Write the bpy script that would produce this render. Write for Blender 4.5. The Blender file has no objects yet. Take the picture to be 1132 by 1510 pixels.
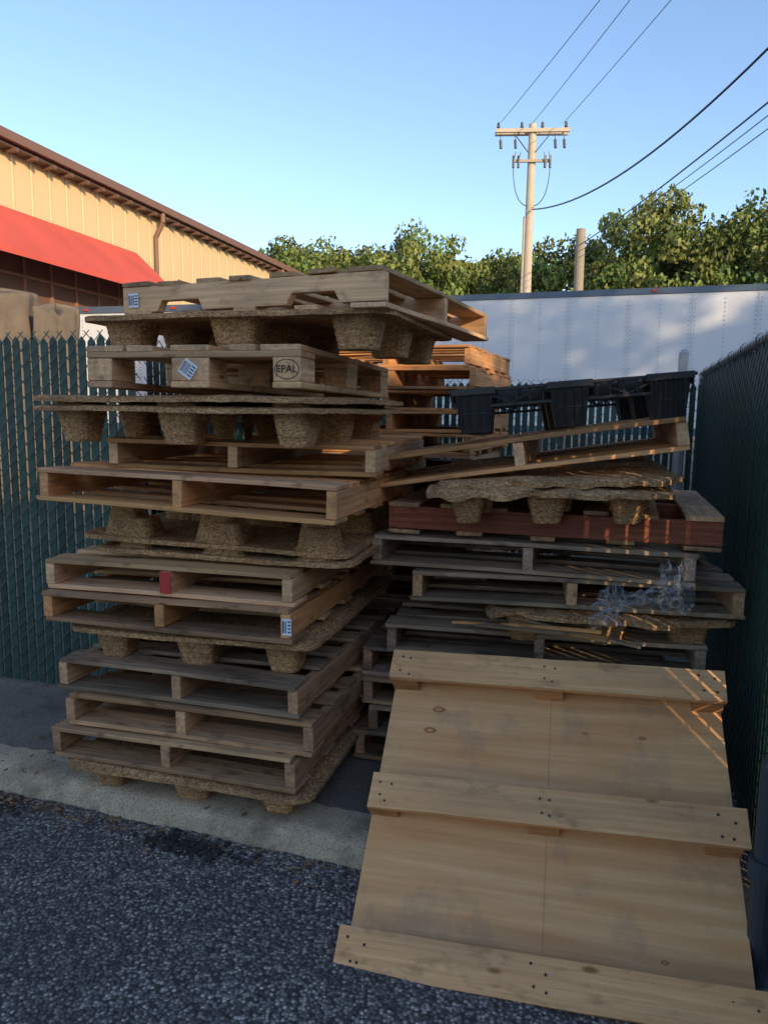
import bpy, math, random
import numpy as np
from mathutils import Matrix, Vector, Euler, noise as mnoise
rad=math.radians
random.seed(7)
scene=bpy.context.scene
# ------------------------------------------------------------------ materials
def newmat(name):
    m=bpy.data.materials.new(name);m.use_nodes=True
    nt=m.node_tree;b=nt.nodes['Principled BSDF'];return m,nt,b
def N(nt,t,**k):
    n=nt.nodes.new(t)
    for a,v in k.items():
        if a in n.inputs: n.inputs[a].default_value=v
        else: setattr(n,a,v)
    return n
def L(nt,a,b): nt.links.new(a,b)
def ramp(nt,fac,stops):
    r=nt.nodes.new('ShaderNodeValToRGB');e=r.color_ramp.elements
    while len(e)<len(stops): e.new(.5)
    for i,(p,c) in enumerate(stops):
        e[i].position=p;e[i].color=(c[0],c[1],c[2],1) if hasattr(c,'__len__') else (c,c,c,1)
    L(nt,fac,r.inputs[0]);return r
def mix(nt,a,b,fac,mode='MIX'):
    m=nt.nodes.new('ShaderNodeMix');m.data_type='RGBA';m.blend_type=mode
    for s,i in ((fac,0),(a,6),(b,7)):
        if hasattr(s,'default_value'): L(nt,s,m.inputs[i])
        else: m.inputs[i].default_value=s if not hasattr(s,'__len__') else (s[0],s[1],s[2],1)
    return m.outputs[2]
def mm(nt,s,v):
    n=N(nt,'ShaderNodeMath',operation='MULTIPLY');L(nt,s,n.inputs[0]);n.inputs[1].default_value=v;return n.outputs[0]
def coords(nt,kind='Object',scale=(1,1,1)):
    t=nt.nodes.new('ShaderNodeTexCoord');mp=nt.nodes.new('ShaderNodeMapping');mp.inputs['Scale'].default_value=scale
    L(nt,t.outputs[kind],mp.inputs[0]);return mp.outputs[0]
def noise(nt,vec,scale,detail=4,rough=.55):
    n=N(nt,'ShaderNodeTexNoise',Scale=scale,Detail=detail,Roughness=rough)
    L(nt,vec,n.inputs['Vector']);return n.outputs[0]
def bump(nt,b,h,strength,dist):
    n=N(nt,'ShaderNodeBump',Strength=strength,Distance=dist);L(nt,h,n.inputs['Height']);L(nt,n.outputs[0],b.inputs['Normal'])
def wood_mat(name,light,dark,stain,stain_amt=.6,rough=.8,knot=.9):
    m,nt,b=newmat(name)
    at=N(nt,'ShaderNodeAttribute',attribute_name='gc')
    def mp(s):
        q=nt.nodes.new('ShaderNodeMapping');q.inputs['Scale'].default_value=s;L(nt,at.outputs['Vector'],q.inputs[0]);return q.outputs[0]
    f1=noise(nt,mp((2.2,65,65)),1,3,.75)
    f2=noise(nt,mp((1.6,9,9)),1,2,.6)
    f3=noise(nt,mp((8,16,16)),1.3,3,.65)
    wv=N(nt,'ShaderNodeTexWave',Scale=1.0,Distortion=6.0,Detail=1.0);wv.bands_direction='Y';wv.inputs['Detail Scale'].default_value=.6
    L(nt,mp((.8,14,14)),wv.inputs['Vector'])
    c=ramp(nt,f1,[(.36,dark),(.60,light)]).outputs[0]
    c=mix(nt,c,dark,mm(nt,wv.outputs[0],.4))
    c=mix(nt,c,stain,ramp(nt,f2,[(.42,0),(.68,stain_amt)]).outputs[0])
    c=mix(nt,c,(stain[0]*.35,stain[1]*.35,stain[2]*.35),ramp(nt,f3,[(.54,0),(.74,stain_amt)]).outputs[0])
    vo=N(nt,'ShaderNodeTexVoronoi',Scale=1.0);L(nt,mp((3.2,9,9)),vo.inputs['Vector'])
    c=mix(nt,c,(dark[0]*.35,dark[1]*.28,dark[2]*.25),ramp(nt,vo.outputs['Distance'],[(.04,knot),(.09,0)]).outputs[0])
    t=N(nt,'ShaderNodeAttribute',attribute_name='tint')
    c=mix(nt,c,t.outputs['Color'],1.0,'MULTIPLY')
    L(nt,c,b.inputs['Base Color']);b.inputs['Roughness'].default_value=rough
    b.inputs['Specular IOR Level'].default_value=.22
    bump(nt,b,f1,.6,.004);return m
M={}
M['pine']=wood_mat('pine_wood',(.88,.45,.19),(.60,.28,.11),(.38,.20,.10),.55)
M['old']=wood_mat('weathered_wood',(.74,.44,.24),(.45,.25,.13),(.22,.14,.09),.75)
M['grey']=wood_mat('grey_wood',(.58,.41,.28),(.33,.225,.155),(.16,.115,.085),.75)
M['light']=wood_mat('euro_pine',(.88,.55,.31),(.62,.37,.19),(.34,.21,.13),.6)
M['red']=wood_mat('red_brown_wood',(.44,.13,.07),(.24,.07,.04),(.14,.065,.045),.6)
M['cleat']=wood_mat('cleat_pine',(.90,.52,.25),(.72,.37,.165),(.44,.25,.14),.5,.7)
def ply_mat():
    m,nt,b=newmat('plywood');v=coords(nt)
    g=noise(nt,coords(nt,scale=(3,90,3)),1,4,.7)
    g2=noise(nt,coords(nt,scale=(1.3,7,1)),1.4,3,.6)
    st=noise(nt,coords(nt,scale=(4,3,1)),1.1,4,.65)
    wv=N(nt,'ShaderNodeTexWave',Scale=3.2,Distortion=9.0,Detail=2.0);wv.bands_direction='Y';wv.inputs['Detail Scale'].default_value=.5
    L(nt,coords(nt,scale=(.35,1.6,1)),wv.inputs['Vector'])
    c=ramp(nt,g,[(.3,(.72,.38,.16)),(.65,(.88,.51,.24))]).outputs[0]
    c=mix(nt,c,(.66,.33,.13),mm(nt,wv.outputs[0],.5))
    c=mix(nt,c,(.70,.28,.09),ramp(nt,g2,[(.46,0),(.72,.65)]).outputs[0])
    c=mix(nt,c,(.36,.24,.16),ramp(nt,st,[(.52,0),(.60,.32),(.63,.12),(.80,.5)]).outputs[0])
    t=N(nt,'ShaderNodeAttribute',attribute_name='tint')
    c=mix(nt,c,t.outputs['Color'],1.0,'MULTIPLY')
    L(nt,c,b.inputs['Base Color']);b.inputs['Roughness'].default_value=.6;b.inputs['Specular IOR Level'].default_value=.3
    bump(nt,b,g,.3,.002);return m
M['ply']=ply_mat()
def simple(name,col,rough=.6,metal=0,var=.2,scale=6,bmp=0,det=3):
    m,nt,b=newmat(name)
    v=coords(nt);n=noise(nt,v,scale,det,.6)
    c=mix(nt,tuple(x*(1-var) for x in col),tuple(min(1,x*(1+var)) for x in col),n)
    t=N(nt,'ShaderNodeAttribute',attribute_name='tint')
    c=mix(nt,c,t.outputs['Color'],1.0,'MULTIPLY')
    L(nt,c,b.inputs['Base Color']);b.inputs['Roughness'].default_value=rough;b.inputs['Metallic'].default_value=metal
    if bmp: bump(nt,b,n,.5,bmp)
    return m
def press_mat():
    m,nt,b=newmat('pressed_wood_fibre');v=coords(nt)
    vo=N(nt,'ShaderNodeTexVoronoi',Scale=170.0);L(nt,coords(nt,scale=(1,.55,1.5)),vo.inputs['Vector'])
    sep=nt.nodes.new('ShaderNodeSeparateColor');L(nt,vo.outputs['Color'],sep.inputs[0])
    c=ramp(nt,sep.outputs[0],[(0,(.22,.11,.05)),(.35,(.42,.23,.10)),(.7,(.56,.33,.155)),(1,(.74,.48,.26))]).outputs[0]
    n=noise(nt,v,6,3,.6)
    c=mix(nt,c,(.18,.11,.06),ramp(nt,n,[(.4,0),(.75,.7)]).outputs[0])
    L(nt,c,b.inputs['Base Color']);b.inputs['Roughness'].default_value=.9;b.inputs['Specular IOR Level'].default_value=.2
    bump(nt,b,sep.outputs[1],.7,.003);return m
M['press']=press_mat()
M['nail']=simple('rusty_nail',(.05,.035,.03),.6)
M['black']=simple('black_plastic',(.020,.021,.024),.34,0,.3,8)
M['galv']=simple('galvanised_steel',(.42,.43,.44),.5,.5,.25,20)
M['label']=simple('paper_label',(.80,.81,.83),.6,0,.05)
M['ink']=simple('label_ink',(.03,.05,.14),.6)
M['redpaint']=simple('red_paint',(.50,.04,.03),.6)
M['clay']=simple('knot_wood',(.42,.17,.06),.7,0,.4,60)
def asphalt():
    m,nt,b=newmat('asphalt');v=coords(nt)
    vo=N(nt,'ShaderNodeTexVoronoi',Scale=100.0);L(nt,v,vo.inputs['Vector'])
    sep=nt.nodes.new('ShaderNodeSeparateColor');L(nt,vo.outputs['Color'],sep.inputs[0])
    c=ramp(nt,sep.outputs[0],[(0,(.07,.066,.064)),(.42,(.17,.16,.15)),(.68,(.29,.27,.25)),(.88,(.48,.44,.39)),(1,(.72,.66,.57))]).outputs[0]
    n=noise(nt,v,1.3,4,.65)
    c=mix(nt,c,(.06,.057,.056),ramp(nt,n,[(.42,0),(.70,.6)]).outputs[0])
    edge=ramp(nt,vo.outputs['Distance'],[(.3,0),(.8,.85)]).outputs[0]
    c=mix(nt,c,(.03,.028,.027),edge)
    L(nt,c,b.inputs['Base Color']);b.inputs['Roughness'].default_value=.85
    bump(nt,b,vo.outputs['Distance'],.9,-.006);return m
M['asphalt']=asphalt()
def concrete(name,a,bb,sc):
    m,nt,b=newmat(name);v=coords(nt)
    n=noise(nt,v,sc,5,.65);n2=noise(nt,v,150,2,.6);n3=noise(nt,v,4,5,.7)
    c=mix(nt,a,bb,ramp(nt,n,[(.3,0),(.7,1)]).outputs[0])
    c=mix(nt,c,tuple(x*.35 for x in a),ramp(nt,n2,[(.48,0),(.70,.8)]).outputs[0])
    c=mix(nt,c,tuple(x*.35 for x in a),ramp(nt,n3,[(.47,0),(.70,.8)]).outputs[0])
    L(nt,c,b.inputs['Base Color']);b.inputs['Roughness'].default_value=.92;bump(nt,b,n2,.9,.008);return m
M['conc']=concrete('kerb_concrete',(.52,.41,.28),(.68,.55,.39),9)
M['slab']=concrete('worn_slab',(.20,.175,.145),(.29,.26,.215),4)
# ------------------------------------------------------------------ mesh builder
class MB:
    def __init__(s): s.v=[];s.f=[];s.m=[];s.gc=[];s.t=[];s.mats=[]
    def mi(s,mat):
        if mat not in s.mats: s.mats.append(mat)
        return s.mats.index(mat)
    def poly(s,pts,faces,mat,tint=1.,gc=None):
        o=len(s.v);s.v+=[tuple(p) for p in pts];k=s.mi(mat)
        s.gc+=(gc if gc is not None else [tuple(p) for p in pts])
        tt=tint if hasattr(tint,'__len__') else (tint,tint,tint)
        s.t+=[tt]*len(pts)
        for f in faces: s.f.append([o+i for i in f]);s.m.append(k)
    def box(s,c,size,mat,along=0,tint=None,rot=None,jit=.0015,off=None):
        if tint is None: q=random.uniform(.68,1.18);tint=(q*random.uniform(.95,1.05),q,q*random.uniform(.9,1.05))
        if off is None: off=(random.uniform(0,50),random.uniform(0,50),random.uniform(0,50))
        elif off==0: off=(0,0,0)
        hx,hy,hz=[d/2 for d in size];pts=[];gc=[]
        for x,y,z in ((-1,-1,-1),(1,-1,-1),(1,1,-1),(-1,1,-1),(-1,-1,1),(1,-1,1),(1,1,1),(-1,1,1)):
            p=Vector((x*hx,y*hy,z*hz));g=(p[along],p[(along+1)%3],p[(along+2)%3])
            gc.append((g[0]+off[0],g[1]+off[1],g[2]+off[2]))
            p+=Vector([random.uniform(-jit,jit) for _ in range(3)])
            if rot: p=rot@p
            pts.append(p+Vector(c))
        s.poly(pts,[(0,3,2,1),(4,5,6,7),(0,1,5,4),(1,2,6,5),(2,3,7,6),(3,0,4,7)],mat,tint,gc)
    def board(s,c,size,mat,rot=None,seg=8,warp=.003,x0cut=None):
        q=random.uniform(.58,1.15);tint=(q*random.uniform(.95,1.05),q,q*random.uniform(.88,1.05))
        off=[random.uniform(0,50) for _ in range(3)];hx,hy,hz=[d/2 for d in size];a,b2=random.uniform(0,9),random.uniform(-1,1)
        pts=[];gc=[];fs=[]
        for i in range(seg+1):
            x=-hx+2*hx*i/seg;wz=warp*math.sin(x*4+a)+warp*.6*b2*(x/hx)**2;wy=warp*.5*math.sin(x*3+a*2)
            for y,z in ((-hy,-hz),(hy,-hz),(hy,hz),(-hy,hz)):
                e=random.uniform(-.003,.003) if i in(0,seg) else 0
                p=Vector((x+e,y+wy+random.uniform(-.0012,.0012),z+wz*(1 if y>0 else .7)));gc.append((x+off[0],y+off[1],z+off[2]))
                if rot: p=rot@p
                pts.append(p+Vector(c))
        for i in range(seg):
            for k in range(4): fs.append((i*4+k,(i+1)*4+k,(i+1)*4+(k+1)%4,i*4+(k+1)%4)[::-1])
        fs+=[(0,1,2,3)[::-1],tuple(seg*4+k for k in range(4))]
        s.poly(pts,[f[::-1] for f in fs],mat,tint,gc)
    def prism(s,prof,x0,x1,mat,tint=None):
        if tint is None: q=random.uniform(.75,1.12);tint=(q,q,q)
        n=len(prof);off=[random.uniform(0,50) for _ in range(3)]
        pts=[(x0,y,z) for y,z in prof]+[(x1,y,z) for y,z in prof]
        gc=[(p[1]+off[0],p[2]+off[1],p[0]+off[2]) for p in pts]
        fs=[tuple(range(n))[::-1],tuple(range(n,2*n))]+[(i,(i+1)%n,(i+1)%n+n,i+n) for i in range(n)]
        s.poly(pts,fs,mat,tint,gc)
    def cyl(s,p0,p1,r0,r1,mat,n=10,tint=1.,cap=True):
        p0=Vector(p0);p1=Vector(p1);d=(p1-p0).normalized();a=d.orthogonal().normalized();b=d.cross(a)
        pts=[p0+(a*math.cos(2*math.pi*i/n)+b*math.sin(2*math.pi*i/n))*r0 for i in range(n)]+[p1+(a*math.cos(2*math.pi*i/n)+b*math.sin(2*math.pi*i/n))*r1 for i in range(n)]
        fs=[(i,(i+1)%n,(i+1)%n+n,i+n) for i in range(n)]
        if cap: fs+=[tuple(range(n))[::-1],tuple(range(n,2*n))]
        s.poly(pts,fs,mat,tint)
    def obj(s,name,loc=(0,0,0),rot=(0,0,0),bevel=0,parent=None,smooth=False):
        me=bpy.data.meshes.new(name);me.from_pydata(s.v,[],s.f)
        for m in s.mats: me.materials.append(m)
        me.polygons.foreach_set('material_index',s.m)
        a=me.attributes.new('gc','FLOAT_VECTOR','POINT');a.data.foreach_set('vector',np.array(s.gc,dtype=np.float32).ravel())
        a=me.attributes.new('tint','FLOAT_COLOR','POINT');tt=np.ones((len(s.v),4),dtype=np.float32);tt[:,:3]=np.array(s.t);a.data.foreach_set('color',tt.ravel())
        if smooth: me.polygons.foreach_set('use_smooth',[True]*len(me.polygons))
        me.update()
        o=bpy.data.objects.new(name,me);scene.collection.objects.link(o);o.location=loc;o.rotation_euler=rot
        if bevel:
            b=o.modifiers.new('bevel','BEVEL');b.width=bevel;b.segments=1;b.limit_method='ANGLE';b.angle_limit=rad(40)
        if parent: o.parent=parent
        return o
def place(x,y,z,yaw,rx=0,ry=0): return dict(loc=(x,y,z),rot=(rad(rx),rad(ry),rad(yaw)))
# ------------------------------------------------------------------ pallets
def stringer_pallet(W,D,H,mat,pose,notch=False,nb=7,mat2=None,redend=False,skip=(),along_front=False,bott=5,lead=None):
    mb=MB();T=.017;sh=H-2*T
    if along_front: W,D=D,W
    s2=mat2 or mat
    for i,x in enumerate((-W/2+.021,random.uniform(-.02,.02),W/2-.021)):
        prof=[(0.002,T),(D-.002,T),(D-.002,T+sh),(0.002,T+sh)]
        if notch:
            prof=[(0.002,T),(D*.15,T),(D*.15+.02,T+sh*.42),(D*.34-.02,T+sh*.42),(D*.34,T),(D*.66,T),(D*.66+.02,T+sh*.42),(D*.85-.02,T+sh*.42),(D*.85,T),(D-.002,T),(D-.002,T+sh),(0.002,T+sh)]
        mb.prism(prof,x-.019,x+.019,s2)
        if redend and i==1: mb.box((x-.002,-.004,H/2),(.046,.006,sh*1.0),M['redpaint'],2,1.)
    for top in (1,0):
        n=nb if top else bott
        widths=[.125 if i in (0,n-1) else random.choice((.085,.09,.10)) for i in range(n)]
        for i in range(n):
            if top and i in skip: continue
            y=widths[0]/2+ (D-widths[0]/2-widths[-1]/2)*i/(n-1)
            z=H-T/2 if top else T/2
            ang=rad(random.uniform(-.8,.8))
            mb.board((random.uniform(-.009,.009),y+random.uniform(-.009,.009),z),(W+random.uniform(-.02,.012),widths[i],T-.001),lead if (lead and i==0 and top) else mat,Matrix.Rotation(ang,3,'Z')@Matrix.Rotation(rad(random.uniform(-.3,.3)),3,'Y'))
            if top and i in(0,1):
                for x in (-W/2+.021,0,W/2-.021):
                    for dx in(-.008,.008): mb.cyl((x+dx,y+dx*4,z+T/2-.002),(x+dx,y+dx*4,z+T/2+.0016),.004,.004,M['nail'],6)
    if along_front:
        mb.v=[(v[1]-D/2,W/2-v[0]-0,v[2]) for v in mb.v]
    return mb.obj('wooden_pallet',bevel=.0018,**pose)
def block_pallet(W,D,mat,pose):
    mb=MB()
    bw=(.10,.145,.10)
    for i,x in enumerate((-W/2+.05,0,W/2-.05)):
        mb.box((x,D/2,.011),(bw[i],D,.022),mat,1)
        for y in (.0725,D/2,D-.0725):
            mb.box((x,y,.0615),(bw[i]-.004,.141,.078),mat,1,tint=random.uniform(.9,1.1))
    for y in (.0725,D/2,D-.0725): mb.box((0,y,.111),(W,.144,.0205),mat,0)
    for x,w in zip((-W/2+.0725,-W/4+.01,0,W/4-.01,W/2-.0725),(.144,.1,.144,.1,.144)):
        mb.box((x,D/2,.1325),(w,D+random.uniform(-.004,.004),.0215),mat,1)
    return mb.obj('wooden_pallet',bevel=.003,**pose)
def press_pallet(W,D,pose,inv=False,H=.125,broken=False,thick=.017,seed=0,R0=.082):
    mb=MB();rs=random.Random(seed);mat=M['press']
    nx,ny=48,40
    def top(i,j):
        u=i/nx*2-1;v=j/ny*2-1
        x=u*W/2;y=v*D/2
        cr=.07;ax=abs(x)-(W/2-cr);ay=abs(y)-(D/2-cr)
        if ax>0 and ay>0:
            l=math.hypot(ax,ay);k=max(ax,ay)/l
            x=math.copysign(W/2-cr+ax*k,x);y=math.copysign(D/2-cr+ay*k,y)
        e=mnoise.noise(Vector((x*2+seed,y*2,1.3)))*.007
        edge=max(abs(u),abs(v))
        if edge>.99:
            e2=mnoise.noise(Vector((x*30+seed,y*30,0)))*.006
            x*=1+e2;y*=1+e2
            if broken:
                k=mnoise.noise(Vector((x*11+seed,y*9,4)))*.07;y+=k*(-1 if y>0 else 1)*.8
        rib=.001*math.cos(x*30)*math.cos(y*30)+mnoise.noise(Vector((x*35+seed,y*35,7)))*.0022
        lip=-.006 if edge>.95 else 0
        if broken: e+=mnoise.noise(Vector((x*13+seed,y*13,2.3)))*.012
        return x,y+D/2,e+rib+lip
    pts=[];
    for lay in (0,1):
        for j in range(ny+1):
            for i in range(nx+1):
                x,y,z=top(i,j);pts.append((x,y,H-.010+z-(thick if lay==0 else 0)))
    n1=(nx+1)*(ny+1);fs=[]
    for j in range(ny):
        for i in range(nx):
            a=j*(nx+1)+i;q=(a,a+1,a+nx+2,a+nx+1)
            fs.append(q[::-1]);fs.append(tuple(k+n1 for k in q))
    per=[i for i in range(nx+1)]+[j*(nx+1)+nx for j in range(1,ny+1)]+[ny*(nx+1)+i for i in range(nx-1,-1,-1)]+[j*(nx+1) for j in range(ny-1,0,-1)]
    for k in range(len(per)):
        a=per[k];b=per[(k+1)%len(per)];fs.append((a,b,b+n1,a+n1))
    mb.poly(pts,fs,mat)
    for cx in (-W/2+.15,0,W/2-.15):
        for cy in (.13,D/2,D-.13):
            rows=12;seg=28;p2=[];f2=[]
            sq=1.15 if cx==0 else 1.0
            for r in range(rows+1):
                t=r/rows;R=R0-.026*t+(.0022 if r%2 else 0);z=H-.02-(H-.02)*t
                if r==0: R+=.014
                for k in range(seg):
                    a=2*math.pi*k/seg;c,s=math.cos(a),math.sin(a)
                    g=1/ (abs(c)**4+abs(s)**4)**.25*.94
                    rr=R*g*(1+rs.uniform(-.010,.010))
                    p2.append((cx+rr*c*sq,cy+rr*s,z))
            for r in range(rows):
                for k in range(seg): f2.append((r*seg+k,(r+1)*seg+k,(r+1)*seg+(k+1)%seg,r*seg+(k+1)%seg))
            f2.append(tuple(rows*seg+k for k in range(seg))[::-1])
            mb.poly(p2,f2,mat)
    if inv: mb.v=[(-v[0],v[1],H-v[2]) for v in mb.v]
    return mb.obj('presswood_pallet',**pose)
def label(parent,c,w,h,face='front',ang=0):
    mb=MB();R=Matrix.Rotation(rad(ang),3,'Y')
    if face=='side': R=Matrix.Rotation(rad(90),3,'Z')@R
    mb.box((0,0,0),(w,.0012,h),M['label'],0,1.,R,0)
    off=lambda x,z: R@Vector((x,-.0012,z))
    x=-w*.42
    while x<w*.1:
        bw=random.uniform(.001,.004);mb.box(off(x,h*.0),(bw,.0008,h*.7),M['ink'],0,1.,R,0);x+=bw+random.uniform(.0015,.004)
    for k in range(4): mb.box(off(w*.28,h*(.32-.2*k)),(w*.3,.0008,h*.08),M['ink'],0,1.,R,0)
    o=mb.obj('barcode_label',parent=parent);o.location=c;return o
P=place
press_pallet(1.0,1.2,P(-.728,2.505,.09,-15.2),H=.122,seed=1)
stringer_pallet(1.016,1.22,.118,M['old'],P(-.777,2.538,.213,-17.3,.3,-1))
stringer_pallet(1.016,1.22,.118,M['old'],P(-.720,2.558,.333,-16,.3,-.8))
stringer_pallet(1.016,1.22,.120,M['grey'],P(-.771,2.599,.455,-18,0,-1),mat2=M['old'])
press_pallet(1.0,1.2,P(-.721,2.60,.577,-14.4,0,-.6),H=.142,seed=2)
p=stringer_pallet(1.016,1.22,.118,M['old'],P(-.804,2.603,.724,-15.6,.2,-.4),mat2=M['pine'])
label(p,(.494,-.004,.06),.035,.06,'front')
stringer_pallet(1.016,1.22,.115,M['light'],P(-.802,2.631,.845,-15.5,.4,-.4),redend=True,mat2=M['light'],skip=(4,))
press_pallet(1.05,1.2,P(-.62,2.66,.965,-15),inv=True,H=.14,seed=3)
press_pallet(1.1,1.15,P(-.66,2.70,1.000,-14,0,1),inv=True,H=.15,seed=4)
stringer_pallet(1.2,1.0,.128,M['pine'],P(-.730,2.60,1.165,-17,0,1.3),mat2=M['pine'],lead=M['old'])
stringer_pallet(1.06,1.1,.113,M['pine'],P(-.55,2.75,1.295,-12,0,.3),mat2=M['light'])
press_pallet(1.2,1.0,P(-.775,2.62,1.400,-17),H=.15,seed=5)
press_pallet(1.2,1.0,P(-.775,2.61,1.435,-17.5,0,0),H=.15,seed=6)
ep=block_pallet(.80,1.2,M['light'],P(-.665,2.55,1.600,-14,-.6,0))
label(ep,(-.005,-.003,.062),.055,.055,'front',35)
press_pallet(1.2,1.0,P(-.56,2.60,1.735,-17,0,0),H=.14,seed=8,R0=.092)
tp=stringer_pallet(1.05,1.22,.125,M['light'],P(-.49,2.60,1.858,-23,0,0),notch=True,along_front=True)
label(tp,(-.47,-.003,.06),.045,.05)
cu=bpy.data.curves.new('stamp','FONT');cu.body='EPAL';cu.size=.034;cu.align_x='CENTER';cu.align_y='CENTER';cu.extrude=.0004
st=bpy.data.objects.new('stamp',cu);scene.collection.objects.link(st);st.parent=ep;st.location=(.350,-.0005,.062);st.rotation_euler=(rad(90),0,0);cu.materials.append(M['nail'])
bpy.ops.mesh.primitive_torus_add(major_radius=.040,minor_radius=.0015,major_segments=32,minor_segments=6)
rg=bpy.context.object;rg.name='stamp_ring';rg.parent=ep;rg.location=(.350,.0015,.062);rg.rotation_euler=(rad(90),0,0);rg.scale=(1.05,.8,1);rg.data.materials.append(M['nail'])
z=.09
for i in range(4):
    stringer_pallet(1.2,1.0,.119,M['grey'] if i%2 else M['old'],P(.50+random.uniform(-.03,.03),2.78+random.uniform(-.02,.02),z,-14+random.uniform(-2,2)),mat2=M['old']);z+=.12
stringer_pallet(1.2,1.0,.118,M['grey'],P(.60,2.74,.572,-13))
press_pallet(.9,1.0,P(.83,2.62,.665,-8),H=.135,seed=9,broken=True)
stringer_pallet(1.2,1.0,.118,M['grey'],P(.70,2.68,.803,-11),mat2=M['old'],skip=(3,))
stringer_pallet(1.2,1.0,.118,M['grey'],P(.53,2.73,.925,-16))
stringer_pallet(1.22,1.0,.120,M['old'],P(.60,2.72,1.055,-17),mat2=M['red'],along_front=True,notch=False)
press_pallet(.86,.85,P(.57,2.52,1.135,-8,2,-1.5),H=.135,seed=10,broken=True,R0=.07)
press_pallet(.86,.85,P(.62,2.60,1.165,-9,3,-3),H=.135,seed=11,broken=True,R0=.07)
stringer_pallet(1.2,1.0,.120,M['pine'],P(.495,2.74,1.315,-15,0,-9),mat2=M['light'])
z=.09
for i in range(15):
    stringer_pallet(1.0,1.15,.119,M['pine'] if i>9 else M['old'],P(.0+random.uniform(-.03,.03),4.22+random.uniform(-.02,.02),z,-18+random.uniform(-2,2)));z+=.12
mb=MB()
for k in range(6):
    mb.board((random.uniform(-.15,.15),random.uniform(-.06,.04),random.uniform(0,.03)),(random.uniform(.3,.6),random.uniform(.012,.04),.009),M['grey'] if k%2 else M['pine'],Matrix.Rotation(rad(random.uniform(-28,4)),3,'Z')@Matrix.Rotation(rad(random.uniform(-4,6)),3,'Y'),6,.006)
mb.obj('splintered_boards',(.60,2.64,.715),(0,0,rad(-12)))
def plastic(pose,W=.88,D=.9,H=.165):
    mb=MB();m=M['black'];t=1.
    for y in (0.008,D-.008):
        mb.box((0,y,H-.006),(W+.01,.022,.012),m,0,t,None,0)
        mb.box((0,y,H-.065),(W-.02,.012,.012),m,0,t,None,0)
        for i in range(19): mb.box((-W/2+.01+(W-.02)*i/18,y,H-.036),(.007,.012,.06),m,0,t,None,0)
        for i in range(8):
            x0=-W/2+.02+(W-.04)*i/8
            mb.box((x0+.05,y+.001,H-.036),(.115,.007,.008),m,0,t,Matrix.Rotation(rad(24*(1 if i%2 else -1)),3,'Y'),0)
    for x in (-W/2+.008,W/2-.008): mb.box((x,D/2,H-.02),(.014,D-.04,.038),m,0,t,None,0)
    for i in range(1,10): mb.box((-W/2+W*i/10,D/2,H-.03),(.006,D-.04,.042),m,0,t,None,0)
    for i in range(1,7): mb.box((0,D*i/7,H-.029),(W-.04,.006,.04),m,0,t,None,0)
    for i in range(7): mb.box((0,.05+i*(D-.1)/6,H-.004),(W-.03,.022,.006),m,0,t,None,0)
    for cx in (-W/2+.09,0,W/2-.09):
        for cy in (.066,D/2,D-.066):
            a,b=.072,.052;pts=[]
            for s,zz in ((a,H-.014),(b,0)):
                pts+=[(cx-s,cy-s,zz),(cx+s,cy-s,zz),(cx+s,cy+s,zz),(cx-s,cy+s,zz)]
            mb.poly(pts,[(0,4,5,1),(1,5,6,2),(2,6,7,3),(3,7,4,0),(7,6,5,4)],m)
            mb.box((cx,cy-a-.004,H-.010),(.165,.018,.026),m,0,t,None,0)
            for dx in (-.055,-.02,.02,.055): mb.box((cx+dx*.9,cy-a+.006,H*.5),(.007,.018,H*.8),m,2,t,Matrix.Rotation(rad(7),3,'X'),0)
            mb.box((cx,cy-a+.012,H*.45),(.11,.012,.008),m,0,t,None,0)
    return mb.obj('plastic_pallet',bevel=.002,**pose)
plastic(P(.685,2.74,1.480,-9,-2,-5))
def plywood_pallet(pose,W=1.11,Lh=1.02):
    mb=MB()
    mb.box((0,Lh/2,-.098),(W-.01,Lh-.01,.014),M['ply'],0,1.,None,.001)
    mb.box((.006,Lh/2,-.0908),(.0025,Lh-.02,.0008),M['ply'],0,.82,None,0)
    for y,dx in ((.055,0),(Lh/2,.012),(Lh-.055,0)):
        mb.board((dx,y,-.010),(W+.008,.112,.019),M['cleat'],Matrix.Rotation(rad(random.uniform(-.3,.3)),3,'Z'),10,.0015)
        mb.t[-44:]=[(1.,1.,.97)]*44
        for x in (-W/2+.05,0,W/2-.05):
            mb.box((x,y-.004,-.0555),(.095,.10,.07),M['pine'],0,random.uniform(.75,1.))
            for a,b in ((-.02,.03),(.022,.02),(-.012,-.025),(.018,-.03)):
                a+=random.uniform(-.008,.008);b+=random.uniform(-.008,.008)
                mb.cyl((x+a,y+b,-.002),(x+a,y+b,.0010),.0042,.0042,M['nail'],8)
    for kx,ky,r in ((-.38,.845,.015),(-.40,.765,.014),(.30,.80,.008),(.12,.80,.006),(.33,.16,.007)):
        n=18;pts=[(kx+r*1.5*(1+.12*math.sin(k*2.3))*math.cos(6.283*k/n),ky+r*.75*math.sin(6.283*k/n),-.0904) for k in range(n)]
        mb.poly(pts,[tuple(range(n))],M['clay'],.8);pts=[(kx+r*.9*math.cos(6.283*k/n),ky+r*.45*math.sin(6.283*k/n),-.0899) for k in range(n)]
        mb.poly(pts,[tuple(range(n))],M['ply'],(1.,.75,.55))
    return mb.obj('plywood_pallet',bevel=.0015,**pose)
plywood_pallet(P(.41,1.725,.012,-14.7,41,-2.1))
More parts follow.
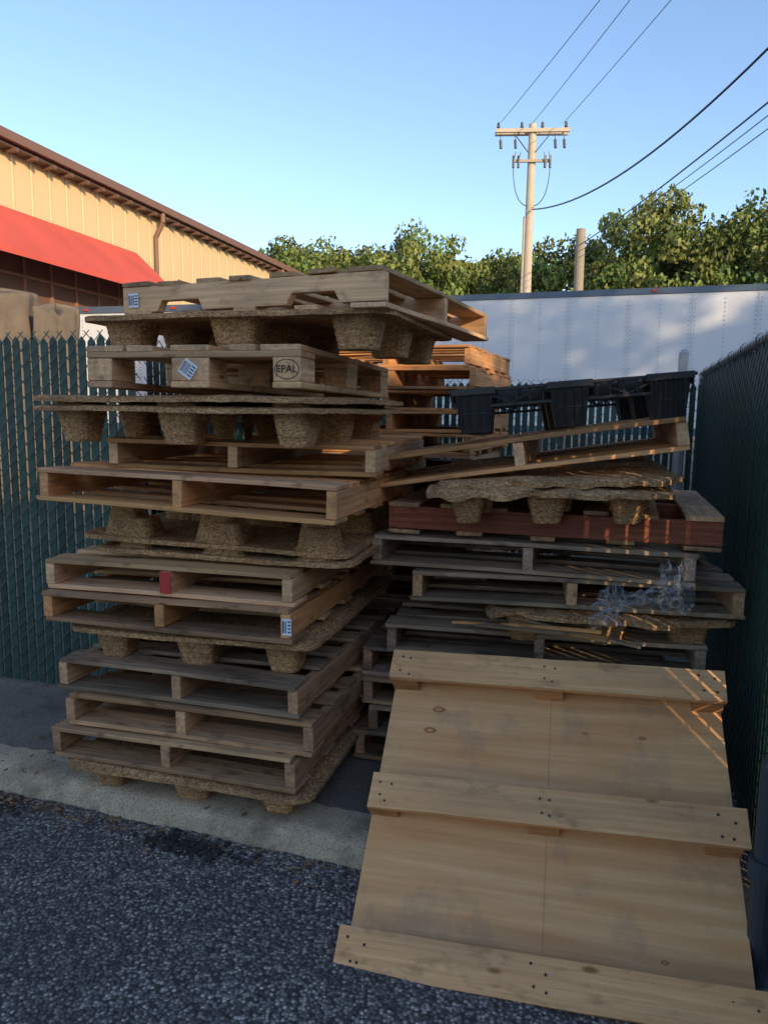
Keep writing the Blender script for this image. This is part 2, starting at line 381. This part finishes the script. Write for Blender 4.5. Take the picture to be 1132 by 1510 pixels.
# ------------------------------------------------------------------ ground
YAW=-18.4
mb=MB();g=300
mb.poly([(-g,-g,0),(g,-g,0),(g,g,0),(-g,g,0)],[(0,1,2,3)],M['asphalt']);mb.obj('ground')
def strip(name,mat,x0,x1,y0,y1,z0,z1,wob=0,nx=120):
    mb=MB();rows=[(y0,z0),(y0+.004,z0+.03),(y0+.008,z1-.03),(y0+.022,z1-.006),(y0+.05,z1),(y0+.1,z1+.002),(y1,z1)] if wob else [(y0,z0),(y0,z1),(y1,z1)]
    pts=[];fs=[]
    for i in range(nx+1):
        x=x0+(x1-x0)*i/nx
        for y,zz in rows:
            d=mnoise.noise(Vector((x*4,y*9,zz*9)))*.014*wob+mnoise.noise(Vector((x*17,y*30,zz*30)))*.012*wob
            pts.append((x,y+d,zz+(d*.5 if zz>z0 else 0)))
    k=len(rows)
    for i in range(nx):
        for r in range(k-1): fs.append((i*k+r,(i+1)*k+r,(i+1)*k+r+1,i*k+r+1))
    mb.poly(pts,fs,mat);return mb.obj(name,(-.81,2.55,0),(0,0,rad(YAW)),smooth=bool(wob))
strip('concrete_kerb',M['conc'],-6,2.35,0,.19,-.01,.088,1,500)
strip('pavement_slab',M['slab'],-6,3,.185,8,-.01,.082,0,4)
rs=random.Random(5);mb=MB();M['litter']=simple('dry_litter',(.26,.15,.075),.85,0,.4,30)
for k in range(700):
    if k<420: u_,v_=rs.uniform(-1.6,2.2),-abs(rs.gauss(0,.06))-.005;zz=.004
    elif k<560: u_,v_=rs.gauss(-.75,.12),-abs(rs.gauss(0,.05))-.02;zz=.006
    else: u_,v_=rs.uniform(-2.5,2.2),rs.uniform(.0,.5);zz=.094
    x=-.81+.949*u_+.316*v_;y=2.55-.316*u_+.949*v_;a=rs.uniform(0,6.28);s=rs.uniform(.003,.012);t=rs.uniform(.3,1.6)
    mb.box((x,y,zz),(s*2.2,s*rs.uniform(.3,.8),.003),M['litter'],0,t,Matrix.Rotation(a,3,'Z')@Matrix.Rotation(rs.uniform(-.4,.4),3,'X'),.001)
mb.obj('leaf_litter')
M['crumb']=simple('broken_asphalt',(.035,.033,.033),.95,0,.5,80,.02)
mb=MB()
for (u_,v_,w_,d_,n) in ((-.72,-.07,.08,.03,160),(.20,-.08,.09,.03,220)):
    for k in range(n):
        uu=u_+rs.gauss(0,w_);vv=min(-.01,v_+rs.gauss(0,d_));s=rs.uniform(.004,.016)
        x=-.81+.949*uu+.316*vv;y=2.55-.316*uu+.949*vv
        mb.box((x,y,s*.15),(s*1.5,s,s*.7),M['crumb'],0,rs.uniform(.5,1.6),Matrix.Rotation(rs.uniform(0,6.28),3,'Z')@Matrix.Rotation(rs.uniform(-.6,.6),3,'X'),.002)
mb.obj('crumbled_asphalt')
gm,gnt,gb=newmat('bottle_glass');gb.inputs['Base Color'].default_value=(.25,.6,.5,1);gb.inputs['Roughness'].default_value=.05;gb.inputs['Transmission Weight'].default_value=.8
def bottle(x,y,z):
    prof=[(0,0),(.03,0),(.032,.01),(.032,.075),(.026,.095),(.013,.115),(.012,.15),(.0145,.152),(.0145,.16),(0,.16)];mb=MB();n=20;pts=[];fs=[]
    for r_,h_ in prof:
        for k in range(n): pts.append((max(r_,.0004)*.6*math.cos(6.283*k/n),max(r_,.0004)*.6*math.sin(6.283*k/n),h_*.6))
    for j in range(len(prof)-1):
        for k in range(n): fs.append((j*n+k,j*n+(k+1)%n,(j+1)*n+(k+1)%n,(j+1)*n+k))
    mb.poly(pts,fs,gm);mb.obj('glass_bottle',(x,y,z),smooth=True)
bottle(-.56,2.86,1.408)
# ------------------------------------------------------------------ fences
M['slat']=simple('green_slat',(.020,.060,.048),.45,0,.4,5)
M['vinyl']=simple('vinyl_wire',(.04,.075,.065),.35,0,.2,9)
M['wire']=simple('galv_wire',(.09,.11,.11),.45,.2,.2,9)
def fence(p0,p1,z0,H,wire,rail=True,slats=True,postx=(),post_h=None,py=.05):
    p0=Vector(p0);p1=Vector(p1);d=p1-p0;Ln=d.length;yaw=math.atan2(d.y,d.x);mb=MB()
    if slats:
        x=.03
        while x<Ln-.02:
            h=H-random.uniform(.0,.02);q=random.uniform(.6,1.35);w=.040;dx=random.uniform(-.003,.003)
            pts=[(x-w/2,0,.03),(x+w/2,0,.03),(x+w/2+dx,0,h-.02),(x+dx,0,h+.005),(x-w/2+dx,0,h-.02)]
            pts+= [(a,.006,c) for a,b,c in pts]
            mb.poly(pts,[(0,1,2,3,4),(9,8,7,6,5),(0,5,6,1),(1,6,7,2),(2,7,8,3),(3,8,9,4),(4,9,5,0)],M['slat'],q)
            x+=.054
    s=.076;r=.0022
    for sg,yy in ((1,-.010),(-1,.014)):
        k=-H
        while k<Ln+H:
            za,zb=0.02,H+.02
            x0=k+(za if sg>0 else -za);x1=k+(zb if sg>0 else -zb);dx=x1-x0
            ta=(0-x0)/dx;tb=(Ln-x0)/dx;lo=max(0,min(ta,tb));hi=min(1,max(ta,tb))
            if lo<hi: mb.cyl((x0+dx*lo,yy,za+(zb-za)*lo),(x0+dx*hi,yy,za+(zb-za)*hi),r,r,wire,4,1.,False)
            k+=s
    if rail:
        mb.cyl((0,.02,H+.025),(Ln,.02,H+.025),.024,.024,M['galv'],14)
        x=.3
        while x<Ln: mb.cyl((x-.004,.02,H+.025),(x+.004,.02,H+.025),.028,.028,M['wire'],12);x+=.45
    for x in postx: mb.cyl((x,py,0),(x,py,post_h or H+.02),.035,.035,M['galv'],14);mb.cyl((x,py,(post_h or H+.02)),(x,py,(post_h or H+.02)+.03),.038,.015,M['galv'],14)
    return mb.obj('chain_link_fence',(p0.x,p0.y,z0),(0,0,yaw))
fence((-3.6,4.23),(-1.15,3.50),.08,1.79,M['wire'],rail=False,postx=(1.2,))
fence((-1.12,3.52),(-.62,5.05),.08,1.75,M['wire'],rail=False)
fence((-.62,5.95),(2.30,5.42),.08,1.68,M['wire'],rail=False,postx=(2.80,),post_h=1.88,py=-.08)
fence((2.26,5.40),(.80,.98),.04,1.76,M['vinyl'],rail=True,postx=(2.4,))
mb=MB();M['dpost']=simple('painted_post',(.03,.045,.06),.5)
mb.cyl((0,0,0),(0,0,.62),.032,.032,M['dpost'],14);mb.cyl((0,0,.62),(0,0,.66),.032,.012,M['dpost'],14);mb.cyl((0,0,.30),(0,0,.36),.042,.042,M['dpost'],14);mb.box((.04,0,.33),(.08,.02,.05),M['dpost'],0,1.,None,0)
mb.obj('gate_post',(1.03,1.83,0))
# ------------------------------------------------------------------ trailer
M['white']=simple('trailer_white',(.68,.70,.72),.45,0,.06,.8)
M['rail']=simple('trailer_rail',(.09,.13,.18),.5,.2,.2,2)
M['rubber']=simple('rubber',(.02,.02,.02),.8)
M['rivet']=simple('rivet_grey',(.34,.36,.38),.5,.2)
def trailer(p0,Ln,Ht,yaw=YAW,wd=2.55):
    mb=MB();z0=1.1
    mb.box((Ln/2,wd/2,(z0+Ht-.12)/2),(Ln,wd,Ht-.12-z0),M['white'],0,1.,None,0)
    mb.box((Ln/2,wd/2,Ht-.06),(Ln+.04,wd+.06,.12),M['rail'],0,1.,None,0)
    mb.box((Ln/2,-.01,z0+.06),(Ln+.02,.04,.16),M['rail'],0,1.,None,0)
    x=.3;k=0
    while x<Ln-.2:
        if k%2==0: mb.box((x,-.004,(z0+Ht)/2),(.03,.008,Ht-z0-.3),M['white'],0,.88,None,0)
        for i in range(30):
            for dx in ((-.05,.05) if k%2==0 else (0,)): mb.box((x+dx,-.005,z0+.25+i*(Ht-z0-.5)/29),(.014,.012,.022),M['rivet'],0,1.,None,0)
        x+=.61;k+=1
    for x in (Ln*.1,Ln*.5,Ln*.9): mb.box((x,-.04,Ht-.06),(.1,.03,.04),M['redpaint'],0,1.,None,0)
    for x in (1.3,2.6):
        for y in (.15,wd-.15): mb.cyl((x,y-.14,.5),(x,y+.14,.5),.5,.5,M['rubber'],28);mb.cyl((x,y-.15,.5),(x,y+.15,.5),.25,.25,M['galv'],20)
    for y in (.5,wd-.5): mb.box((Ln-2.8,y,.58),(.12,.12,1.1),M['galv'],2,1.,None,0)
    mb.box((2,wd/2,.95),(3,1.2,.28),M['rail'],0,1.,None,0)
    return mb.obj('semi_trailer',(p0[0],p0[1],0),(0,0,rad(yaw)))
tx,ty=1.81,16.93
trailer((tx-.949*4.2,ty+.316*4.2),16.2,4.1)
trailer((-6.15,14.6),4.6,3.42,yaw=-14)
# ------------------------------------------------------------------ building
M['siding']=simple('tan_siding',(.66,.50,.28),.6,0,.05,.4)
M['brown']=simple('brown_trim',(.12,.065,.045),.55,0,.15,3)
M['awn']=simple('red_awning',(.60,.095,.065),.75,0,.2,.8)
M['glass']=simple('dark_glass',(.05,.04,.035),.25)
root=bpy.data.objects.new('warehouse_building',None);scene.collection.objects.link(root)
bd=Vector((.264,.9645));B0=Vector((-8.6,17.3))-bd*12
root.location=(B0.x,B0.y,0);root.rotation_euler=(0,0,math.atan2(bd.y,bd.x))
BL=31.0
mb=MB();mb.box((BL/2,10,3.6),(BL,19.98,7.2),M['siding'],0,1.,None,0)
x=.15
while x<BL:
    pts=[(x-.05,-.0,.02),(x-.02,-.018,.02),(x+.02,-.018,.02),(x+.05,0,.02)];pts+=[(a,b,7.19) for a,b,c in pts]
    mb.poly(pts,[(0,1,5,4),(1,2,6,5),(2,3,7,6)],M['siding']);x+=.61
mb.obj('walls',parent=root)
mb=MB();mb.poly([(-.4,-.42,7.28),(BL+.4,-.42,7.28),(BL+.4,10,8.3),(-.4,10,8.3),(BL+.4,20.4,7.28),(-.4,20.4,7.28)],[(0,1,2,3),(3,2,4,5)],M['brown'])
mb.box((BL/2,-.36,7.38),(BL+.9,.16,.20),M['brown'],0,1.6,None,0)
mb.box((BL/2,-.16,7.22),(BL+.8,.30,.06),M['brown'],0,.8,None,0)
x=.5
while x<BL: mb.box((x,-.22,7.16),(.10,.34,.08),M['brown'],0,1.2,None,0);x+=.61
mb.obj('roof_and_gutter',parent=root)
mb=MB()
for x in (18.0,27.0):
    mb.cyl((x,-.34,7.3),(x,-.34,7.0),.07,.07,M['brown'],8,1.8);mb.cyl((x,-.34,7.0),(x,-.10,6.6),.07,.07,M['brown'],8,1.8);mb.cyl((x,-.10,6.62),(x,-.10,.3),.06,.06,M['brown'],8,1.8)
mb.obj('downspouts',parent=root)
mb=MB();A0,A1=2.0,17.0
pts=[];fs=[];nseg=60
for i in range(nseg+1):
    x=A0+(A1-A0)*i/nseg;sag=.03*math.cos(x*4)
    pts+=[(x,-.06,5.95),(x,-.7,5.36+sag),(x,-1.35,4.75+sag*.3),(x,-1.36,4.62)]
for i in range(nseg):
    for r in range(3): fs.append((i*4+r,(i+1)*4+r,(i+1)*4+r+1,i*4+r+1))
mb.poly(pts,fs,M['awn']);mb.poly([(A1,-.06,5.95),(A1,-1.35,4.75),(A1,-1.36,4.62),(A1,-.06,4.62)],[(0,1,2,3)],M['awn'],.8)
mb.obj('awning',parent=root)
mb=MB();mb.box(((A0+A1)/2,-.07,3.6),(A1-A0,.05,3.6),M['brown'],0,1.4,None,0)
x=A0+.5
while x<A1:
    mb.box((x,-.12,3.6),(.08,.06,3.5),M['brown'],0,2.6,None,0);x+=.9
for zz in (2.6,3.6,4.5): mb.box(((A0+A1)/2,-.13,zz),(A1-A0,.05,.07),M['brown'],0,2.6,None,0)
mb.obj('storefront_panels',parent=root)
M['tarp']=simple('tan_tarp',(.15,.12,.09),.85,0,.5,3,.05)
def tarp(x,y,w,h,s):
    mb=MB();pts=[];fs=[];nu,nv=120,60
    for j in range(nv+1):
        for i in range(nu):
            a=2*math.pi*i/nu;c,s_=math.cos(a),math.sin(a);g=1/(abs(c)**8+abs(s_)**8)**(1/8)
            t=j/nv;k=1 if t<.93 else max(.02,1-((t-.93)/.07)**2)
            zz=h*min(1,t/.93*.98) if t<.93 else h*(.98+.02*(t-.93)/.07)
            fold=abs(math.sin(a*9+1.5*mnoise.noise(Vector((c*2,s_*2,zz*.8+s)))*3))**.6
            d=1+.12*mnoise.noise(Vector((c*4.5+s,s_*4.5,zz*2.6)))+.10*fold*(1-.3*t)
            pts.append((c*g*w*k*d,s_*g*w*.7*k*d,zz+.14*mnoise.noise(Vector((c*3.5+s,s_*3.5,2)))*t))
    for j in range(nv):
        for i in range(nu): fs.append((j*nu+i,j*nu+(i+1)%nu,(j+1)*nu+(i+1)%nu,(j+1)*nu+i))
    mb.poly(pts,fs,M['tarp']);mb.obj('tarp_covered_rack',(x,y,0),(0,0,.3),smooth=True)
tarp(-5.5,10.5,.60,3.08,1);tarp(-4.48,10.3,.26,2.85,5)
# ------------------------------------------------------------------ added unseen building, shaped to shade the yard (behind the viewpoint)
EL=16.;sd=Vector((.56,-.83)).normalized()
M['bounce']=simple('cream_bounce',(.72,.58,.42),.85,0,.1,2)  # pale cream on the unseen walls, added to bounce warm light forward
c=Vector((0,3))+sd*13
tn=13*math.tan(rad(EL))
mb=MB()
def blocker_part(xa,xb,h):
    mb.box(((xa+xb)/2,4,h/2),(xb-xa,8,h),M['bounce'],0,1.,None,0);mb.box(((xa+xb)/2,4,h+.03),(xb-xa,8.1,.06),M['brown'],0,1.,None,0)
    x=xa+1
    while x<xb-1: mb.box((x,-.02,h*.55),(1.1,.06,1.4),M['glass'],0,1.,None,0);mb.box((x,-.03,h*.55-.76),(1.2,.12,.08),M['conc'],0,1.,None,0);x+=3.2
blocker_part(-.46,15,tn+2.7);blocker_part(-1.75,-.62,tn+1.93);blocker_part(-16,-1.76,tn+2.7)  # low part and narrow gap shaped to let sun reach the pallets
o=mb.obj('sun_blocker_building',(c.x,c.y,0),(0,0,math.atan2(sd.y,sd.x)-math.pi/2))
# ------------------------------------------------------------------ pole
M['polewood']=simple('pole_wood',(.52,.44,.33),.8,0,.15,4)
M['cer']=simple('insulator',(.08,.075,.075),.3)
mb=MB();pw=M['polewood']
mb.cyl((0,0,-.3),(.02,0,11.35),.19,.13,pw,16)
mb.cyl((-.20,-.02,-.3),(-.15,-.02,8.3),.06,.05,pw,8)
for dy in (-.16,.16): mb.box((0,dy,11.1),(2.5,.09,.12),pw,0,1.,None,0)
for x in (-1.15,-.35,.35,1.15):
    mb.cyl((x,0,11.1),(x,0,11.25),.02,.02,M['cer'],8);mb.cyl((x,0,11.25),(x,0,11.42),.06,.04,M['cer'],10)
for x in (-1.1,-.6,.75,1.05):
    mb.cyl((x,-.18,11.0),(x+.02,-.2,10.75),.012,.012,M['cer'],6);mb.cyl((x+.02,-.2,10.78),(x+.04,-.22,10.5),.05,.05,M['cer'],8)
mb.box((0,-.18,10.1),(1.3,.08,.09),pw,0,.8,None,0)
for s in (-1,1):
    mb.cyl((s*.12,-.12,10.4),(s*.62,-.16,11.0),.018,.018,M['cer'],6)
    for x in (.45,.62):
        mb.cyl((s*x,-.24,10.25),(s*x,-.26,9.85),.045,.045,M['cer'],8);mb.cyl((s*x,-.24,10.0),(s*(x-.06),-.34,10.35),.02,.02,M['galv'],6)
pole=mb.obj('utility_pole',(4.93,27,0),(0,0,rad(-4)))
mb=MB();mb.cyl((0,0,0),(0,0,8.15),.20,.165,M['polewood'],14,.6);mb.obj('utility_pole',(7.02,28,0))
def curve(pts,r,name='power_line'):
    cu=bpy.data.curves.new(name,'CURVE');cu.dimensions='3D';cu.bevel_depth=r
    sp=cu.splines.new('POLY');sp.points.add(len(pts)-1)
    for i,p in enumerate(pts): sp.points[i].co=(*p,1)
    cu.materials.append(M['cer']);o=bpy.data.objects.new(name,cu);scene.collection.objects.link(o);return o
def wirec(pts,r,sag=0,seg=30):
    a,b=Vector(pts[0]),Vector(pts[1])
    return curve([a.lerp(b,i/seg)-Vector((0,0,sag*4*(i/seg)*(1-i/seg))) for i in range(seg+1)],r)
for (x0,x1,zz) in ((3.85,4.9,11.0),(4.95,5.6,11.05),(6.0,6.55,11.05)):
    d=(x1-x0)/8.3;wirec([(x0,27,11.4),(x0+d*40,-13,zz+.4)],.010,sag=.45)
curve([(5.0+.1395*s,26.8-s,8.5-.2424*s+.0163*s*s) for s in [k*.6 for k in range(41)]],.024)
for k in range(3): wirec([(7.0,28,7.6-.22*k),(6.6,2,7.3-.25*k)],.018 if k<1 else .010,sag=.35)
for s in (-1,1):
    q=curve([(s*(.62-.5*(i/12)**2),-.26,9.9-1.3*math.sin(i/12*1.5)) for i in range(13)],.014,'drop_wire');q.parent=pole
# ------------------------------------------------------------------ trees
def leafmat():
    m,nt,b=newmat('leaves');t=N(nt,'ShaderNodeAttribute',attribute_name='tint')
    c=mix(nt,(.135,.175,.05),t.outputs['Color'],1.,'MULTIPLY')
    L(nt,c,b.inputs['Base Color']);b.inputs['Roughness'].default_value=.6;b.inputs['Specular IOR Level'].default_value=.2;return m
M['leaf']=leafmat();M['bark']=simple('bark',(.09,.07,.05),.9,0,.3,6)
def tree_mesh(seed,Hc=9.5,R=3.3,ncl=135,nl=125,ls=.115):
    rs=random.Random(seed);mb=MB();mb.cyl((0,0,0),(.1,0,Hc*.45),.26,.17,M['bark'],10);cc=Vector((0,0,Hc*.62))
    cl=[]
    for k in range(ncl):
        while True:
            d=Vector([rs.uniform(-1,1) for _ in range(3)])
            if .45<d.length<1: break
        p=cc+Vector((d.x*R,d.y*R,d.z*Hc*.33));cl.append(p)
        if k%8==0:
            m=Vector((.1,0,Hc*.42));mb.cyl(m-Vector((0,0,rs.uniform(0,1))),m.lerp(p,.5)+Vector((0,0,-.2)),.09,.05,M['bark'],6,1,False);mb.cyl(m.lerp(p,.5)+Vector((0,0,-.2)),p,.05,.02,M['bark'],5,1,False)
    for p in cl:
        r=rs.uniform(.45,.95);q=rs.uniform(.6,1.4);hue=rs.uniform(-.2,.25)
        for _ in range(nl):
            d=Vector([rs.gauss(0,1) for _ in range(3)]).normalized()*r*rs.uniform(.35,1.08)**.6;d.z*=.72
            c=p+d;n=(d.normalized()+Vector([rs.gauss(0,.6) for _ in range(3)])).normalized();a=n.orthogonal().normalized();a=Matrix.Rotation(rs.uniform(0,6.28),3,n)@a;b=n.cross(a);s=ls*rs.uniform(.6,1.3)
            tt=q*rs.uniform(.75,1.25)
            mb.poly([c-a*s,c-b*s*.6,c+a*s,c+b*s*.6],[(0,1,2,3)],M['leaf'],(tt*(1+hue),tt,tt*.9))
    return mb.obj('oak_tree')
tm=[tree_mesh(s) for s in (11,22,33)]
meshes=[o.data for o in tm]
for o in tm: bpy.data.objects.remove(o)
def tree(x,y,h,k,w=1.,yaw=0):
    o=bpy.data.objects.new('oak_tree',meshes[k%3]);scene.collection.objects.link(o);o.location=(x,y,0);s=h/9.6;o.scale=(s*w,s*w,s);o.rotation_euler=(0,0,yaw)
for i,(x,y,h,w) in enumerate([(11.9,33,11.4,.80),(16.4,32,11.3,.85),(8.9,38,10.7,.85),(6.2,42,10.6,.9),(2.2,43,12.2,.85),(4.3,46,11.4,.8),(-.9,44,11.3,1.0),(-3.9,43,11.3,.9),(-6.6,44,11.9,.9),(.6,50,12.0,1.),(7.8,48,11.4,1.1),(13.9,38,10.4,1.0),(19.5,36,12.0,1.1),(-9.5,50,12.4,1.1),(-3,52,12.5,1.2),(5,55,12.6,1.3)]):
    tree(x,y,h,i,w,i*1.3)
for i,(t,off,h) in enumerate([(31,-5,14.2),(33,-.5,14.8),(32,4.5,13.8),(34,10,15.5),(33,15,15)]):  # unseen trees added behind the viewpoint to dapple the trailer with shade
    q=Vector((4,16))+sd*t+Vector((-sd.y,sd.x))*off;tree(q.x,q.y,h,i,.78,i)
# ------------------------------------------------------------------ plastic wrap
def wrapmat():
    m,nt,b=newmat('plastic_film');b.inputs['Base Color'].default_value=(.8,.84,.9,1);b.inputs['Roughness'].default_value=.1
    t=nt.nodes.new('ShaderNodeBsdfTransparent');ms=nt.nodes.new('ShaderNodeMixShader');ly=N(nt,'ShaderNodeLayerWeight',Blend=.35)
    L(nt,ramp(nt,ly.outputs['Facing'],[(.2,.06),(1,.75)]).outputs[0],ms.inputs[0]);L(nt,t.outputs[0],ms.inputs[1]);L(nt,b.outputs[0],ms.inputs[2]);L(nt,ms.outputs[0],nt.nodes['Material Output'].inputs[0]);return m
M['film']=wrapmat()
mb=MB();n=44
for sh in range(3):
    pts=[];fs=[]
    for j in range(n+1):
        for i in range(n+1):
            u,v=i/n-.5,j/n-.5;a=mnoise.noise_vector(Vector((u*4+sh*9,v*4,0)));b=mnoise.noise_vector(Vector((u*13+sh*5,v*13,3)))
            if sh==0: x=.10+u*.10+a.x*.03+b.x*.012;zz=.06+v*.17+a.z*.03+b.z*.014
            elif sh==1: x=-.03+u*.28+a.x*.02+b.x*.01;zz=.01+u*.09+v*.09*(.4+abs(u)*1.6)+a.z*.03+b.z*.014
            else: x=-.10+u*.08+a.x*.03+b.x*.01;zz=-.01+v*.13+a.z*.03+b.z*.01
            pts.append((x,-.02+a.y*.03+b.y*.014-.01*sh,zz))
    for j in range(n):
        for i in range(n): fs.append((j*(n+1)+i,j*(n+1)+i+1,(j+1)*(n+1)+i+1,(j+1)*(n+1)+i))
    mb.poly(pts,fs,M['film'])
mb.obj('plastic_wrap',(.90,2.50,.885),(0,0,rad(-12)),smooth=True)
# ------------------------------------------------------------------ camera, light
cam=bpy.data.cameras.new('camera');co=bpy.data.objects.new('camera',cam);scene.collection.objects.link(co);scene.camera=co
cam.sensor_fit='VERTICAL';cam.sensor_height=36;cam.lens=1090/1510*36;cam.clip_end=1000;cam.clip_start=.05
co.location=(0,0,1.53);co.rotation_euler=(Matrix.Rotation(rad(90-7.8),4,'X')@Matrix.Rotation(rad(.7),4,'Z')).to_euler()
sun=bpy.data.lights.new('sun','SUN');sun.energy=4.6;sun.angle=rad(.5);sun.color=(1,.74,.44)
so=bpy.data.objects.new('sun',sun);scene.collection.objects.link(so)
d3=Vector((sd.x*math.cos(rad(EL)),sd.y*math.cos(rad(EL)),math.sin(rad(EL))))
so.rotation_euler=d3.to_track_quat('Z','Y').to_euler()
w=bpy.data.worlds.new('World');scene.world=w;w.use_nodes=True;nt=w.node_tree
sk=nt.nodes.new('ShaderNodeTexSky');sk.sky_type='NISHITA';sk.sun_disc=False;sk.sun_elevation=rad(EL);sk.sun_rotation=math.atan2(sd.x,sd.y);sk.air_density=1.0;sk.dust_density=.6;sk.ozone_density=1.6
c=mix(nt,sk.outputs[0],(.90,.92,.99),1.0,'MULTIPLY')
L(nt,c,nt.nodes['Background'].inputs[0]);nt.nodes['Background'].inputs[1].default_value=.30
scene.view_settings.view_transform='Standard';scene.view_settings.look='None';scene.view_settings.exposure=0
